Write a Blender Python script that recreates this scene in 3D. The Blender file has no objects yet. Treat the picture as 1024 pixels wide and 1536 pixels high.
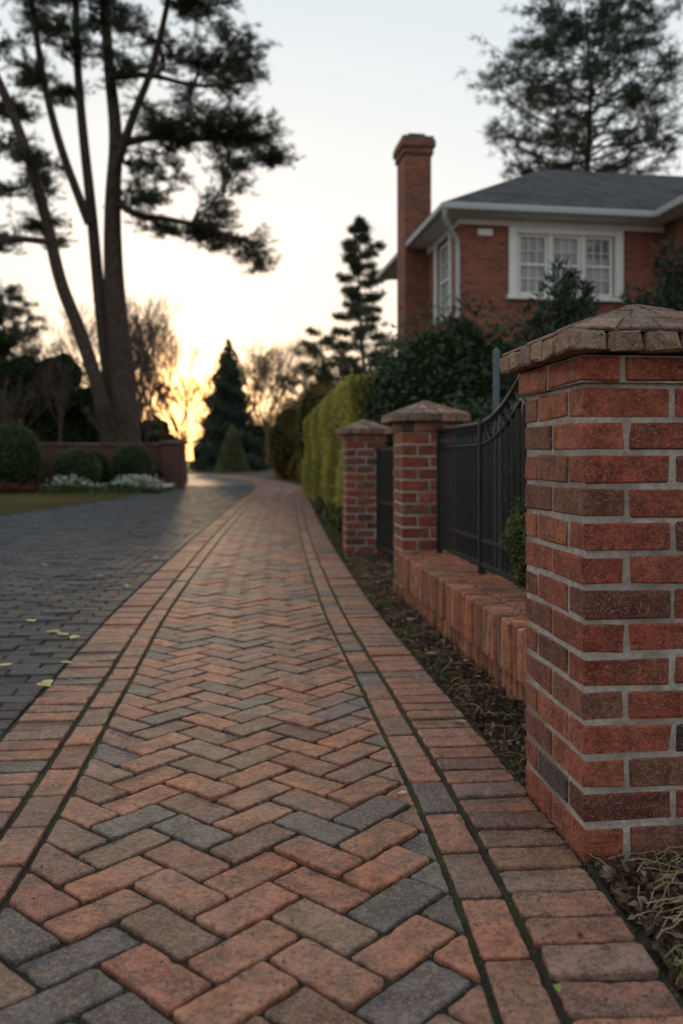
import bpy, math, random
import numpy as np
from mathutils import Vector, Matrix
random.seed(7); rng=np.random.default_rng(7)
scene=bpy.context.scene
V=scene.view_settings
V.view_transform='Standard'; V.look='None'; V.exposure=0
H=0.9; F=1300.0
def px(x,y,d): return ((x-512)*d/F, d, H+(690-y)*d/F)

# ------------------------------------------------ helpers
def link(o,parent=None):
    scene.collection.objects.link(o)
    if parent is not None: o.parent=parent
    return o
def empty(name,loc=(0,0,0),rz=0):
    e=bpy.data.objects.new(name,None); e.location=loc; e.rotation_euler=(0,0,rz); e.empty_display_size=.2
    return link(e)
def mesh_obj(name,verts,faces,mat,cols=None,parent=None,smooth=False):
    me=bpy.data.meshes.new(name)
    if isinstance(faces,np.ndarray):
        verts=np.asarray(verts,dtype=np.float32); n,k=faces.shape
        me.vertices.add(len(verts)); me.vertices.foreach_set('co',verts.ravel())
        me.loops.add(n*k); me.loops.foreach_set('vertex_index',faces.astype(np.int32).ravel())
        me.polygons.add(n); me.polygons.foreach_set('loop_start',np.arange(0,n*k,k,dtype=np.int32))
        me.polygons.foreach_set('loop_total',np.full(n,k,dtype=np.int32))
        me.update(calc_edges=True)
    else:
        me.from_pydata([tuple(v) for v in verts],[],faces); me.update()
    if cols is not None:
        c=np.asarray(cols,dtype=np.float32)
        if c.shape[1]==3: c=np.hstack([c,np.ones((len(c),1),np.float32)])
        a=me.color_attributes.new('Col','FLOAT_COLOR','POINT'); a.data.foreach_set('color',c.ravel())
    if smooth: me.polygons.foreach_set('use_smooth',np.ones(len(me.polygons),dtype=bool))
    me.materials.append(mat)
    return link(bpy.data.objects.new(name,me),parent)

class NT:
    def __init__(s,name):
        s.m=bpy.data.materials.new(name); s.m.use_nodes=True; s.t=s.m.node_tree; s.n=s.t.nodes; s.l=s.t.links
        s.b=s.n['Principled BSDF']; s.out=s.n['Material Output']
    def add(s,ty,**kw):
        nd=s.n.new(ty)
        for k,v in kw.items(): setattr(nd,k,v)
        return nd
    def L(s,a,b): s.l.new(a,b)
    def coord(s,kind='Object'): return s.add('ShaderNodeTexCoord').outputs[kind]
    def noise(s,vec,scale,detail=4,rough=.55):
        n=s.add('ShaderNodeTexNoise'); n.inputs['Scale'].default_value=scale; n.inputs['Detail'].default_value=detail
        n.inputs['Roughness'].default_value=rough; s.L(vec,n.inputs['Vector']); return n.outputs['Fac']
    def ramp(s,f,stops):
        r=s.add('ShaderNodeValToRGB'); e=r.color_ramp.elements
        while len(e)<len(stops): e.new(.5)
        for i,(p,c) in enumerate(stops):
            e[i].position=p; e[i].color=(c,c,c,1) if not isinstance(c,tuple) else (*c,1)
        s.L(f,r.inputs[0]); return r.outputs[0]
    def mix(s,f,a,b,mode='MIX'):
        m=s.add('ShaderNodeMix',data_type='RGBA',blend_type=mode)
        for sock,v in ((m.inputs[0],f),(m.inputs[6],a),(m.inputs[7],b)):
            if isinstance(v,(int,float)): sock.default_value=v
            elif isinstance(v,tuple): sock.default_value=(*v,1)
            else: s.L(v,sock)
        return m.outputs[2]
    def math(s,op,a,b=0):
        m=s.add('ShaderNodeMath',operation=op)
        for i,v in enumerate((a,b)):
            if isinstance(v,(int,float)): m.inputs[i].default_value=v
            else: s.L(v,m.inputs[i])
        return m.outputs[0]
    def bump(s,h,strength,dist,prev=None):
        b=s.add('ShaderNodeBump'); b.inputs['Strength'].default_value=strength; b.inputs['Distance'].default_value=dist
        s.L(h,b.inputs['Height'])
        if prev is not None: s.L(prev,b.inputs['Normal'])
        return b.outputs[0]

def mat_brick(name,rough=.75,dust=.25,spec=.4,bump=1.0,dustc=(.33,.27,.22),stain=.6,speck=(.40,.32,.27),grime=0.):
    t=NT(name); co=t.coord()
    at=t.add('ShaderNodeAttribute',attribute_name='Col').outputs['Color']
    n1=t.noise(co,17,3,.65); n2=t.noise(co,75,4,.75); n3=t.noise(co,3.0,3,.6); n4=t.noise(co,260,0)
    c=t.mix(t.ramp(n1,[(.38,0.),(.60,1.)]),t.mix(1.,at,(stain,stain*.93,stain*.9),'MULTIPLY'),at)
    c=t.mix(t.math('MULTIPLY',t.ramp(n3,[(.40,0.),(.64,1.)]),dust),c,dustc)
    if grime:
        n5=t.noise(co,6.5,4,.7); c=t.mix(t.math('MULTIPLY',t.ramp(n5,[(.50,0.),(.64,1.)]),grime),c,(.06,.045,.036))
    c=t.mix(t.math('MULTIPLY',t.ramp(n2,[(.50,0.),(.66,1.)]),.75),c,(.045,.028,.022))
    c=t.mix(t.math('MULTIPLY',t.ramp(n2,[(.33,1.),(.44,0.)]),.42),c,speck)
    c=t.mix(t.math('MULTIPLY',t.ramp(n4,[(.60,0.),(.70,1.)]),.45),c,speck)
    t.L(c,t.b.inputs['Base Color'])
    t.b.inputs['Roughness'].default_value=rough
    t.b.inputs['Specular IOR Level'].default_value=spec
    h=t.math('ADD',t.math('MULTIPLY',n1,.9),t.math('ADD',t.math('MULTIPLY',n2,-.55),t.math('MULTIPLY',n4,.12)))
    t.L(t.bump(h,1.0,.009*bump),t.b.inputs['Normal']); return t.m
def mat_noise(name,c1,c2,scale,rough=.9,bump=.5,dist=.01,c3=None,s3=2.,spec=.25):
    t=NT(name); co=t.coord()
    n=t.noise(co,scale,4,.65); c=t.mix(t.ramp(n,[(.35,0.),(.65,1.)]),c1,c2)
    if c3: c=t.mix(t.ramp(t.noise(co,s3,4,.6),[(.45,0.),(.62,1.)]),c,c3)
    t.L(c,t.b.inputs['Base Color']); t.b.inputs['Roughness'].default_value=rough
    t.b.inputs['Specular IOR Level'].default_value=spec
    t.L(t.bump(n,bump,dist),t.b.inputs['Normal']); return t.m
def mat_leaf(name,trans=.3,rough=.55,tr_gain=1.5):
    t=NT(name); at=t.add('ShaderNodeAttribute',attribute_name='Col').outputs['Color']
    t.L(at,t.b.inputs['Base Color']); t.b.inputs['Roughness'].default_value=rough; t.b.inputs['Specular IOR Level'].default_value=.3
    if trans:
        tr=t.add('ShaderNodeBsdfTranslucent'); t.L(t.mix(1.,at,(tr_gain,tr_gain*.9,tr_gain*.5),'MULTIPLY'),tr.inputs[0])
        mx=t.add('ShaderNodeMixShader'); mx.inputs[0].default_value=trans
        t.L(t.b.outputs[0],mx.inputs[1]); t.L(tr.outputs[0],mx.inputs[2]); t.L(mx.outputs[0],t.out.inputs[0])
    return t.m

# ------------------------------------------------ world & light
SAZ=math.radians(-9.7); SEL=math.radians(4.6)
sd=Vector((math.sin(SAZ)*math.cos(SEL),math.cos(SAZ)*math.cos(SEL),math.sin(SEL)))
w=bpy.data.worlds.new("World"); scene.world=w; w.use_nodes=True
nt=w.node_tree; N=nt.nodes; Lk=nt.links; bg=N['Background']
sky=N.new('ShaderNodeTexSky'); sky.sky_type='NISHITA'; sky.sun_disc=False
sky.sun_elevation=SEL; sky.sun_rotation=SAZ; sky.dust_density=1.0; sky.air_density=1.0; sky.ozone_density=1.0
tc=N.new('ShaderNodeTexCoord'); sep=N.new('ShaderNodeSeparateXYZ'); Lk.new(tc.outputs['Generated'],sep.inputs[0])
rp=N.new('ShaderNodeValToRGB'); el=rp.color_ramp.elements
for i,(p,c) in enumerate([(0,(.41,.345,.285)),(.10,(.53,.495,.455)),(.26,(.54,.54,.53)),(.48,(.445,.485,.505)),(1,(.40,.475,.535))]):
    e=el[i] if i<2 else el.new(p)
    e.position=p; e.color=(*c,1)
Lk.new(sep.outputs[2],rp.inputs[0])
dt=N.new('ShaderNodeVectorMath'); dt.operation='DOT_PRODUCT'; Lk.new(tc.outputs['Generated'],dt.inputs[0]); dt.inputs[1].default_value=sd
def glow(power,col):
    m=N.new('ShaderNodeMath'); m.operation='MAXIMUM'; Lk.new(dt.outputs['Value'],m.inputs[0]); m.inputs[1].default_value=0
    p=N.new('ShaderNodeMath'); p.operation='POWER'; Lk.new(m.outputs[0],p.inputs[0]); p.inputs[1].default_value=power
    x=N.new('ShaderNodeVectorMath'); x.operation='SCALE'; x.inputs[0].default_value=col; Lk.new(p.outputs[0],x.inputs['Scale']); return x.outputs[0]
def vadd(a,b):
    x=N.new('ShaderNodeVectorMath'); x.operation='ADD'; Lk.new(a,x.inputs[0]); Lk.new(b,x.inputs[1]); return x.outputs[0]
def vs_(a,k):
    x=N.new('ShaderNodeVectorMath'); x.operation='SCALE'; Lk.new(a,x.inputs[0]); x.inputs['Scale'].default_value=k; return x.outputs[0]
tot=vadd(vadd(vs_(rp.outputs[0],13.2),glow(1300,(36,13,1.4))),glow(90,(4.0,1.5,0.)))
tot=vadd(tot,vs_(sky.outputs[0],.28))
Lk.new(tot,bg.inputs[0]); bg.inputs[1].default_value=.12
sl=bpy.data.lights.new('sun','SUN'); sl.energy=2.2; sl.angle=math.radians(1.5); sl.color=(1,.68,.38)
so=link(bpy.data.objects.new('sun',sl)); so.rotation_euler=(-sd).to_track_quat('-Z','Y').to_euler()

# ------------------------------------------------ camera
cd=bpy.data.cameras.new('camera'); cam=link(bpy.data.objects.new('camera',cd)); scene.camera=cam
cam.location=(0,0,H); cam.rotation_euler=(math.radians(90),0,0)
cd.sensor_fit='VERTICAL'; cd.sensor_height=36; cd.sensor_width=24; cd.lens=F/1536*36; cd.shift_y=-78/1536
cd.clip_end=3000; cd.clip_start=.05; cd.dof.use_dof=True; cd.dof.focus_distance=2.3; cd.dof.aperture_fstop=2.6

# ------------------------------------------------ path curve
ctrl=np.array([(-.2,-4),(-.2,-1.5),(-.2,0),(-.2,1.2),(-.23,1.9),(-.27,2.35),(-.325,2.85),(-.42,3.77),(-.6,5.57),(-.965,10.6),(-1.5,19.5),(-1.8,25),(-2.25,30.5),(-3.2,36.5),(-4.9,44),(-7.6,50.5),(-11.5,55),(-17,58),(-26,60),(-42,60)],float)
pts=[]
for i in range(1,len(ctrl)-2):
    p0,p1,p2,p3=ctrl[i-1:i+3]; n=max(8,int(np.linalg.norm(p2-p1)/.1))
    for k in range(n):
        t=k/n; pts.append(.5*((2*p1)+(-p0+p2)*t+(2*p0-5*p1+4*p2-p3)*t*t+(-p0+3*p1-3*p2+p3)*t**3))
pts=np.array(pts); S=np.concatenate([[0],np.cumsum(np.linalg.norm(np.diff(pts,axis=0),axis=1))])
su=np.arange(0,S[-1],.05); cx=np.interp(su,S,pts[:,0]); cy=np.interp(su,S,pts[:,1])
kk=np.ones(21)/21
cx[10:-10]=np.convolve(cx,kk,'valid'); cy[10:-10]=np.convolve(cy,kk,'valid')
tx=np.gradient(cx,su); ty=np.gradient(cy,su)
tx[10:-10]=np.convolve(tx,kk,'valid'); ty[10:-10]=np.convolve(ty,kk,'valid')
ln=np.hypot(tx,ty); tx/=ln; ty/=ln
S0=-1.5; SMAX=su[-1]+S0-.2
def P(s,t):
    s=np.asarray(s,float)-S0; t=np.asarray(t,float)
    return np.interp(s,su,cx)+t*np.interp(s,su,ty), np.interp(s,su,cy)-t*np.interp(s,su,tx)

def clip(poly,ax,val,sgn):
    out=[]
    for i in range(len(poly)):
        a=poly[i]; b=poly[(i+1)%len(poly)]
        da=sgn*(a[ax]-val); db=sgn*(b[ax]-val)
        if da<=0: out.append(a)
        if (da<0<db) or (db<0<da):
            f=da/(da-db); out.append((a[0]+f*(b[0]-a[0]),a[1]+f*(b[1]-a[1])))
    return out
def area(p): return .5*sum(p[i][0]*p[(i+1)%len(p)][1]-p[(i+1)%len(p)][0]*p[i][1] for i in range(len(p)))
def inset(p,g):
    n=len(p); L=[]
    for i in range(n):
        a=p[i]; b=p[(i+1)%n]; dx=b[0]-a[0]; dy=b[1]-a[1]; l=math.hypot(dx,dy)
        nx,ny=-dy/l,dx/l; L.append((a[0]+nx*g,a[1]+ny*g,dx/l,dy/l))
    out=[]
    for i in range(n):
        a=L[i-1]; b=L[i]; den=a[2]*b[3]-a[3]*b[2]
        if abs(den)<1e-4: out.append((b[0],b[1])); continue
        t=((b[0]-a[0])*b[3]-(b[1]-a[1])*b[2])/den; out.append((a[0]+a[2]*t,a[1]+a[3]*t))
    return out
class Pavers:
    def __init__(s): s.v=[];s.f=[];s.c=[]
    def add(s,poly,col,gap=.0045,bev=.0035,top=0.,zj=.0016,detail=True):
        q=[]
        for p in poly:
            if not q or math.hypot(p[0]-q[-1][0],p[1]-q[-1][1])>.006: q.append(p)
        if len(q)>2 and math.hypot(q[0][0]-q[-1][0],q[0][1]-q[-1][1])<.006: q.pop()
        if len(q)<3: return
        if area(q)<0: q=q[::-1]
        if area(q)<.0009: return
        q=inset(q,gap)
        if area(q)<.0004: return
        r=[]
        n=len(q)
        if detail:
            for i in range(n):
                a=q[i]; b=q[(i+1)%n]; l=math.hypot(b[0]-a[0],b[1]-a[1])
                c=min(.006*random.uniform(.4,1.8),l*.3)/l; k=max(1,int(l/.022))
                fs=[c]+[c+(1-2*c)*j/k for j in range(1,k)]+[1-c]
                for f in fs: r.append((a[0]+(b[0]-a[0])*f,a[1]+(b[1]-a[1])*f))
            mx=sum(p[0] for p in r)/len(r); my=sum(p[1] for p in r)/len(r)
            rr=[]
            for p in r:
                d=max(.04,math.hypot(p[0]-mx,p[1]-my)); sh_=random.uniform(-.0004,.0026)+(.006*random.random() if random.random()<.08 else 0)
                rr.append((p[0]+(mx-p[0])*sh_/d,p[1]+(my-p[1])*sh_/d))
            r=rr
        else:
            r=q; mx=sum(p[0] for p in r)/len(r); my=sum(p[1] for p in r)/len(r)
        zt=top+random.gauss(0,zj); ax=random.gauss(0,.011); ay=random.gauss(0,.011); m=len(r); o=len(s.v)
        b2=bev*1.3
        def sh(p,g):
            d=math.hypot(p[0]-mx,p[1]-my)+1e-6; f=1-g/d; return (mx+(p[0]-mx)*f,my+(p[1]-my)*f)
        rings=[(r,-.03,0),(r,-bev,1)]
        if detail: rings.append(([sh(p,bev*.5) for p in r],-bev*.35,1))
        rings.append(([sh(p,b2) for p in r],0,1))
        for rr,dz,tl in rings:
            for p in rr: s.v.append((p[0],p[1],(zt+ax*(p[0]-mx)+ay*(p[1]-my)+dz) if tl else dz))
        for k in range(len(rings)-1):
            for i in range(m):
                j=(i+1)%m; s.f.append((o+k*m+i,o+k*m+j,o+(k+1)*m+j,o+(k+1)*m+i))
        s.f.append(tuple(o+(len(rings)-1)*m+i for i in range(m)))
        s.c+= [col]*(m*len(rings))
    def build(s,name,mat,parent):
        v=np.array(s.v); X,Y=P(v[:,1],v[:,0]); v=np.stack([X,Y,v[:,2]],1)
        return mesh_obj(name,v,s.f,mat,s.c,parent)
def var(c,a=.15):
    k=1+random.uniform(-a,a); return tuple(max(0,x*k*(1+random.uniform(-.05,.05))) for x in c)
def pave_col(gray=.16):
    r=random.random()
    if r<gray: return var((.105,.092,.092),.3)
    if r<gray+.20: return var((.25,.13,.092),.2)
    if r<gray+.42: return var((.41,.14,.073),.12)
    if r<gray+.56: return var((.19,.078,.055),.25)
    return var((.33,.115,.068),.2)

m_pave=mat_brick('path_brick_mat',.72,.32,.35,1.05,(.27,.215,.17),.5,(.37,.27,.21),.5)
m_joint=mat_noise('joint_mat',(.012,.010,.007),(.038,.028,.018),90,.95,.8,.004,(.028,.04,.010),5)
path=empty('brick_path')
hb=Pavers(); Wb=.105; HW=.458; c45=math.cos(math.pi/4)
SEND=44.
for y in range(-40,int(SEND/Wb)+20):
    for x in range(-60,int(SEND/Wb)+60):
        if abs((x-y)*Wb*c45)>.75: continue
        k=(x-y)%4
        if k==0: rect=[(x,y),(x+2,y),(x+2,y+1),(x,y+1)]
        elif k==3: rect=[(x,y),(x+1,y),(x+1,y+2),(x,y+2)]
        else: continue
        poly=[((a-b)*c45*Wb,(a+b)*c45*Wb) for a,b in rect]
        sm=poly[0][1]
        if sm<.3 or sm>SEND: continue
        poly=clip(poly,0,HW,1)
        if len(poly)>2: poly=clip(poly,0,-HW,-1)
        if len(poly)<3: continue
        hb.add(poly,pave_col(.16),detail=sm<7)
for sg in (-1,1):
    s=.3; last=False
    while s<SEND:
        L=.208; a,b=sorted((sg*.464,sg*.564)); c=pave_col(0. if last else .20); last=c[0]<.16
        hb.add([(a,s),(b,s),(b,s+L),(a,s+L)],c,detail=s<7); s+=L
    s=.3
    while s<SEND:
        L=.0985*random.uniform(.97,1.03); a,b=sorted((sg*.572,sg*(.776+random.uniform(-.003,.003))))
        hb.add([(a,s),(b,s),(b,s+L),(a,s+L)],pave_col(.03),gap=.005,detail=s<7,zj=.0024); s+=L
hb.build('paving_bricks',m_pave,path)
def strip(name,mat,t0,t1,z,s0,s1,ns,ntt,parent=None,bump=0.):
    ss=np.linspace(s0,s1,ns); f=np.linspace(0,1,ntt)
    SS,FF=np.meshgrid(ss,f,indexing='ij')
    a=t0(SS) if callable(t0) else t0; b=t1(SS) if callable(t1) else t1
    TT=a+(b-a)*FF; X,Y=P(SS,TT); Z=np.full_like(X,z)
    if bump:
        Z=Z+bump*(np.sin(X*17+np.sin(Y*11)*2)*np.sin(Y*13+np.sin(X*7)*2)*.5+rng.random(X.shape)*.8-.2)
    v=np.stack([X,Y,Z],-1).reshape(-1,3); idx=np.arange(ns*ntt).reshape(ns,ntt)
    fc=np.stack([idx[:-1,:-1],idx[:-1,1:],idx[1:,1:],idx[1:,:-1]],-1).reshape(-1,4)
    return mesh_obj(name,v,fc,mat,parent=parent,smooth=True)
strip('joint_sand',m_joint,-.785,.785,-.0095,-1,SEND+.2,400,4,path)
m_far=mat_noise('far_path_mat',(.22,.095,.062),(.29,.13,.09),8,.85,.2,.01)
strip('far_paving',m_far,-.785,.785,-.003,SEND,SMAX,150,3,path)

# driveway
def tl(s): return np.interp(s,[-2,3,8,14,20,27,33,45,80],[-8.5,-7.0,-5.5,-4.35,-3.75,-3.3,-3.5,-3.8,-4.2])
m_drv=mat_brick('driveway_paver_mat',.75,.22,.25,.8,(.12,.115,.11),.6,(.13,.13,.13))
drive=empty('driveway'); dv=Pavers(); s=.6; row=0
dcol=lambda: var((.042,.046,.052),.4) if random.random()>.08 else var((.08,.06,.052),.2)
while s<31:
    t=-.79-(.1 if row%2 else 0); lim=float(tl(s))
    if row%2: dv.add([(t,s),(-.79,s),(-.79,s+.105),(t,s+.105)],dcol(),detail=False,top=-.006,zj=.0015)
    while t>lim:
        if s<2.2 and t<-2.5: break
        L=.21
        dv.add([(t-L,s),(t,s),(t,s+.105),(t-L,s+.105)],dcol(),gap=.0045,bev=.006,detail=False,top=-.006,zj=.003); t-=L
    s+=.105; row+=1
dv.build('driveway_pavers',m_drv,drive)
m_dj=mat_noise('driveway_joint_mat',(.008,.008,.008),(.02,.02,.018),60,.95,.6,.004)
strip('driveway_joints',m_dj,-.787,lambda s:tl(s)-.1,-.019,-1,31.2,300,20,drive)
m_df=mat_noise('driveway_far_mat',(.04,.042,.046),(.065,.065,.067),9,.75,.3,.01)
strip('driveway_far',m_df,-.787,lambda s:tl(s),-.007,31,SMAX,200,6,drive)

# ground
m_gr=mat_noise('ground_mat',(.035,.045,.015),(.07,.06,.03),1.2,.95,.4,.03,(.08,.055,.035),.35)
gs=1500
mesh_obj('ground',[(-gs,-gs,-.07),(gs,-gs,-.07),(gs,gs,-.07),(-gs,gs,-.07)],[(0,1,2,3)],m_gr)
m_soil=mat_noise('soil_mat',(.014,.010,.007),(.055,.038,.025),38,.95,1.,.02,(.03,.026,.014),3.5)
strip('garden_bed_soil',m_soil,.776,lambda s:.776+1.9+0*s,-.022,.3,46,900,50,None,.024)
m_lawn=mat_noise('lawn_mat',(.03,.042,.012),(.07,.075,.025),22,.95,.8,.03,(.12,.075,.04),2.0)
strip('lawn',m_lawn,lambda s:tl(s)-.02,lambda s:tl(s)-30,-.012,2,46,200,80,None,.02)

# ------------------------------------------------ box bricks
def _tmpl():
    idx={};vs=[]
    for sx in(-1,1):
        for sy in(-1,1):
            for sz in(-1,1):
                for ax in range(3):
                    idx[(sx,sy,sz,ax)]=len(vs); vs.append((sx,sy,sz,ax))
    fs=[]
    def g(ax,sa,b,sb,c,sc): s=[0,0,0]; s[ax]=sa; s[b]=sb; s[c]=sc; return tuple(s)
    for ax in range(3):
        b,c=(ax+1)%3,(ax+2)%3
        for sa in(-1,1):
            fs.append([idx[(*g(ax,sa,b,p,c,q),ax)] for p,q in((-1,-1),(1,-1),(1,1),(-1,1))])
        for sb in(-1,1):
            for sc in(-1,1):
                fs.append([idx[(*g(ax,-1,b,sb,c,sc),b)],idx[(*g(ax,1,b,sb,c,sc),b)],idx[(*g(ax,1,b,sb,c,sc),c)],idx[(*g(ax,-1,b,sb,c,sc),c)]])
    for sx in(-1,1):
        for sy in(-1,1):
            for sz in(-1,1): fs.append([idx[(sx,sy,sz,a)] for a in range(3)])
    def pos(v,h,b): return np.array([v[a]*(h[a]-(0 if v[3]==a else b)) for a in range(3)])
    out=[]
    for f in fs:
        p=[pos(vs[i],(1,1,1),.1) for i in f]; nrm=np.cross(p[1]-p[0],p[2]-p[0])
        out.append(tuple(f) if np.dot(nrm,sum(p))>0 else tuple(f[::-1]))
    sg=np.array([v[:3] for v in vs],float); own=np.array([[1 if v[3]==a else 0 for a in range(3)] for v in vs],float)
    return sg,own,out
SG,OWN,BF=_tmpl()
class Boxes:
    def __init__(s): s.v=[];s.f=[];s.c=[];s.n=0
    def add(s,x0,x1,y0,y1,z0,z1,col=(1,1,1),b=.003,j=0.,M=None):
        h=np.array([(x1-x0)/2,(y1-y0)/2,(z1-z0)/2]); b=min(b,h.min()*.45)
        v=SG*(h-(1-OWN)*b)
        if j: v=v+rng.normal(0,j,v.shape)+np.repeat(rng.normal(0,j*1.2,(8,3)),3,0)
        v=v+np.array([(x0+x1)/2,(y0+y1)/2,(z0+z1)/2])
        if M is not None: v=v@np.array(M.to_3x3()).T+np.array(M.translation)
        s.v.append(v); s.f+= [tuple(i+s.n for i in f) for f in BF]; s.c+=[col]*24; s.n+=24
    def build(s,name,mat,parent=None): return mesh_obj(name,np.vstack(s.v),s.f,mat,s.c,parent)

m_pill=mat_brick('pillar_brick_mat',.85,.13,.2,1.2,(.24,.14,.11),.5,(.33,.21,.17),.25)
m_mort=mat_noise('mortar_mat',(.26,.225,.195),(.42,.37,.33),60,.95,1.,.006,(.19,.155,.13),4)
m_cap=mat_brick('cap_brick_mat',.88,.35,.15,1.1,(.33,.25,.19),.5)
def pcol():
    r=random.random()
    if r<.025: return var((.035,.032,.034),.2)
    if r<.20: return var((.165,.048,.034),.2)
    if r<.30: return var((.21,.08,.055),.2)
    if r<.50: return var((.34,.082,.046),.15)
    return var((.27,.055,.033),.2)
def pillar(loc,rz,W,hbr=1.07,oh=.055):
    e=empty('brick_pillar',loc,rz); B=Boxes(); g=.0068; D=.1
    n=round(hbr/.075); ch=hbr/n
    def ring(z0,z1,W0,off,par):
        for k in range(4):
            if (k+par)%2==0: cuts=[0,W0/2,W0]
            else: cuts=[D,W0-D] if W0-2*D<.27 else [D,W0/2,W0-D]
            for a,b in zip(cuts[:-1],cuts[1:]):
                x0,x1=a+(g if a>0 else 0),b-(g if b<W0-1e-6 else 0)
                pr=abs(rng.normal(0,.0012))
                M=Matrix.Translation((off+W0/2,off+W0/2,0))@Matrix.Rotation(k*math.pi/2,4,'Z')@Matrix.Translation((-W0/2,-W0/2,0))
                B.add(x0,x1,-pr,D-g,z0+g,z1-g,pcol(),.004,.0010,M)
    for i in range(n): ring(i*ch-(.02 if i==0 else 0),(i+1)*ch,W,0,(i+1)%2)
    ring(hbr,hbr+.07,W+.03,-.015,1)
    B.build('shaft_bricks',m_pill,e)
    C=Boxes(); C.add(.0032,W-.0032,.0032,W-.0032,-.05,hbr+.068,b=.001); C.add(-.010,W+.010,-.010,W+.010,hbr+.004,hbr+.066,b=.001); C.build('mortar_core',m_mort,e)
    K=Boxes(); z0=hbr+.07; z1=z0+.045; W2=W+2*oh
    cc=lambda: var(random.choice([(.27,.15,.10),(.21,.12,.085),(.31,.19,.13),(.16,.095,.07)]),.18)
    off=-oh; nb=max(3,int(W2/.105)); gg=.003
    for k in range(4):
        M=Matrix.Translation((off+W2/2,off+W2/2,0))@Matrix.Rotation(k*math.pi/2,4,'Z')@Matrix.Translation((-W2/2,-W2/2,0))
        l=(W2-.1)/nb
        for i in range(nb): K.add(i*l+gg*(i>0),(i+1)*l-gg,0,.1-gg,z0,z1,cc(),.005,.0016,M)
    K.add(.03,W-.03,.03,W-.03,z0+.002,z1-.004,(.2,.17,.14))
    v=[];f=[];c=[]; cxy=W/2; half=W2/2-.004; ap=z1+.10; rows=[0,.36,.70,1.0]
    for k in range(4):
        R=Matrix.Rotation(k*math.pi/2,3,'Z')
        for r in range(3):
            a0,a1=rows[r],rows[r+1]; ncol=[5,4,2][r]
            for i in range(ncol):
                f0,f1=i/ncol,(i+1)/ncol; base=len(v)
                q=[(f0,a0),(f1,a0),(f1,a1),(f0,a1)]
                P0=[]
                for (ff,aa) in q:
                    hw=half*(1-aa); P0.append(Vector((-hw+2*hw*ff,-half*(1-aa),z1+.002+(ap-z1)*aa)))
                ctr=sum(P0,Vector())/4; col=cc()
                nrm=Vector((0,-(ap-z1),half)).normalized(); up=nrm*.007*random.uniform(.7,1.3)
                lo=[];hi=[]
                for p_ in P0:
                    d=(p_-ctr); dl=max(d.length,1e-4); lo.append(p_-d*min(.3,.004/dl)); hi.append(p_-d*min(.45,.009/dl)+up)
                for p_ in lo+[l_+up*.6 for l_ in lo]+hi:
                    q_=R@p_; v.append((q_.x+cxy,q_.y+cxy,q_.z)); c.append(col)
                for a in (0,4):
                    for j in range(4): jj=(j+1)%4; f.append((base+a+j,base+a+jj,base+a+4+jj,base+a+4+j))
                f.append(tuple(base+8+j for j in range(4)))
    mesh_obj('cap_tiles',v,f,m_cap,c,e)
    K.build('cap_slab',m_cap,e)
    hh=half-.003
    mesh_obj('cap_mortar',[(cxy-hh,cxy-hh,z1),(cxy+hh,cxy-hh,z1),(cxy+hh,cxy+hh,z1),(cxy-hh,cxy+hh,z1),(cxy,cxy,ap)],[(0,1,4),(1,2,4),(2,3,4),(3,0,4)],m_mort,None,e)
    return e
YW=math.atan(.105)
pillar((.545,1.95,0),YW,.42)
pillar((.395,5.62,0),YW,.36,1.08,.075)
pillar((.045,8.3,0),math.atan(.09),.38,1.08,.06)

# low wall
wl=empty('low_brick_wall',(.64,3.0,0),YW)
B=Boxes(); y=-.64
wc=lambda: var(random.choice([(.40,.125,.06),(.34,.10,.05),(.44,.155,.078),(.25,.082,.045)]),.2)
m_wallb=mat_brick('wall_brick_mat',.8,.2,.25,1.0,(.28,.19,.14),.55,(.36,.24,.18),.3)
while y<2.62:
    l=.069; B.add(rng.normal(0,.003),.115,y+.0062,y+l-.0062,.105,.30+rng.normal(0,.002),wc(),.007,.0014)
    B.add(.123,.33,y+.0062,y+l-.0062,.2,.30+rng.normal(0,.002),wc(),.006,.0014)
    B.add(.034+rng.normal(0,.003),.12,y+.040,y+l+.028,-.03,.094,wc(),.010,.002); y+=l
B.build('wall_bricks',m_wallb,wl)
C=Boxes(); C.add(.042,.32,-.64,2.62,-.05,.280,b=.001); C.build('wall_mortar',mat_noise('dark_mortar_mat',(.02,.015,.011),(.06,.045,.034),50,.95,.8,.004),wl)

# fence
t=NT('iron_mat'); t.b.inputs['Base Color'].default_value=(.007,.008,.009,1); t.b.inputs['Roughness'].default_value=.5; t.b.inputs['Specular IOR Level'].default_value=.35
m_iron=t.m; t.L(t.bump(t.noise(t.coord(),80),.2,.001),t.b.inputs['Normal'])
def tube(paths,sides=6):
    v=[];f=[];n=0
    for pts_,rad in paths:
        p=np.array(pts_,float); T=np.gradient(p,axis=0); T/=np.linalg.norm(T,axis=1)[:,None]+1e-9
        ref=np.array([0,0,1.]) if abs(T[0][2])<.9 else np.array([1.,0,0])
        A=np.cross(T,ref); A/=np.linalg.norm(A,axis=1)[:,None]+1e-9; Bn=np.cross(T,A); k=len(p)
        an=np.arange(sides)*2*math.pi/sides
        r=np.asarray(rad,float)*np.ones(k)
        ring=p[:,None]+r[:,None,None]*(A[:,None]*np.cos(an)[None,:,None]+Bn[:,None]*np.sin(an)[None,:,None])
        v.append(ring.reshape(-1,3)); i=np.arange(k*sides).reshape(k,sides)+n; j=np.roll(i,-1,axis=1)
        f.append(np.stack([i[:-1],j[:-1],j[1:],i[1:]],-1).reshape(-1,4)); n+=k*sides
    return np.vstack(v),np.vstack(f)
fe=empty('iron_fence',(.64,3.0,0),YW)
fx=.262
def fh(y): return 1.07+.34*max(0,1.62-max(y,1.72-y))**2
B=Boxes(); y=-.6
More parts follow.
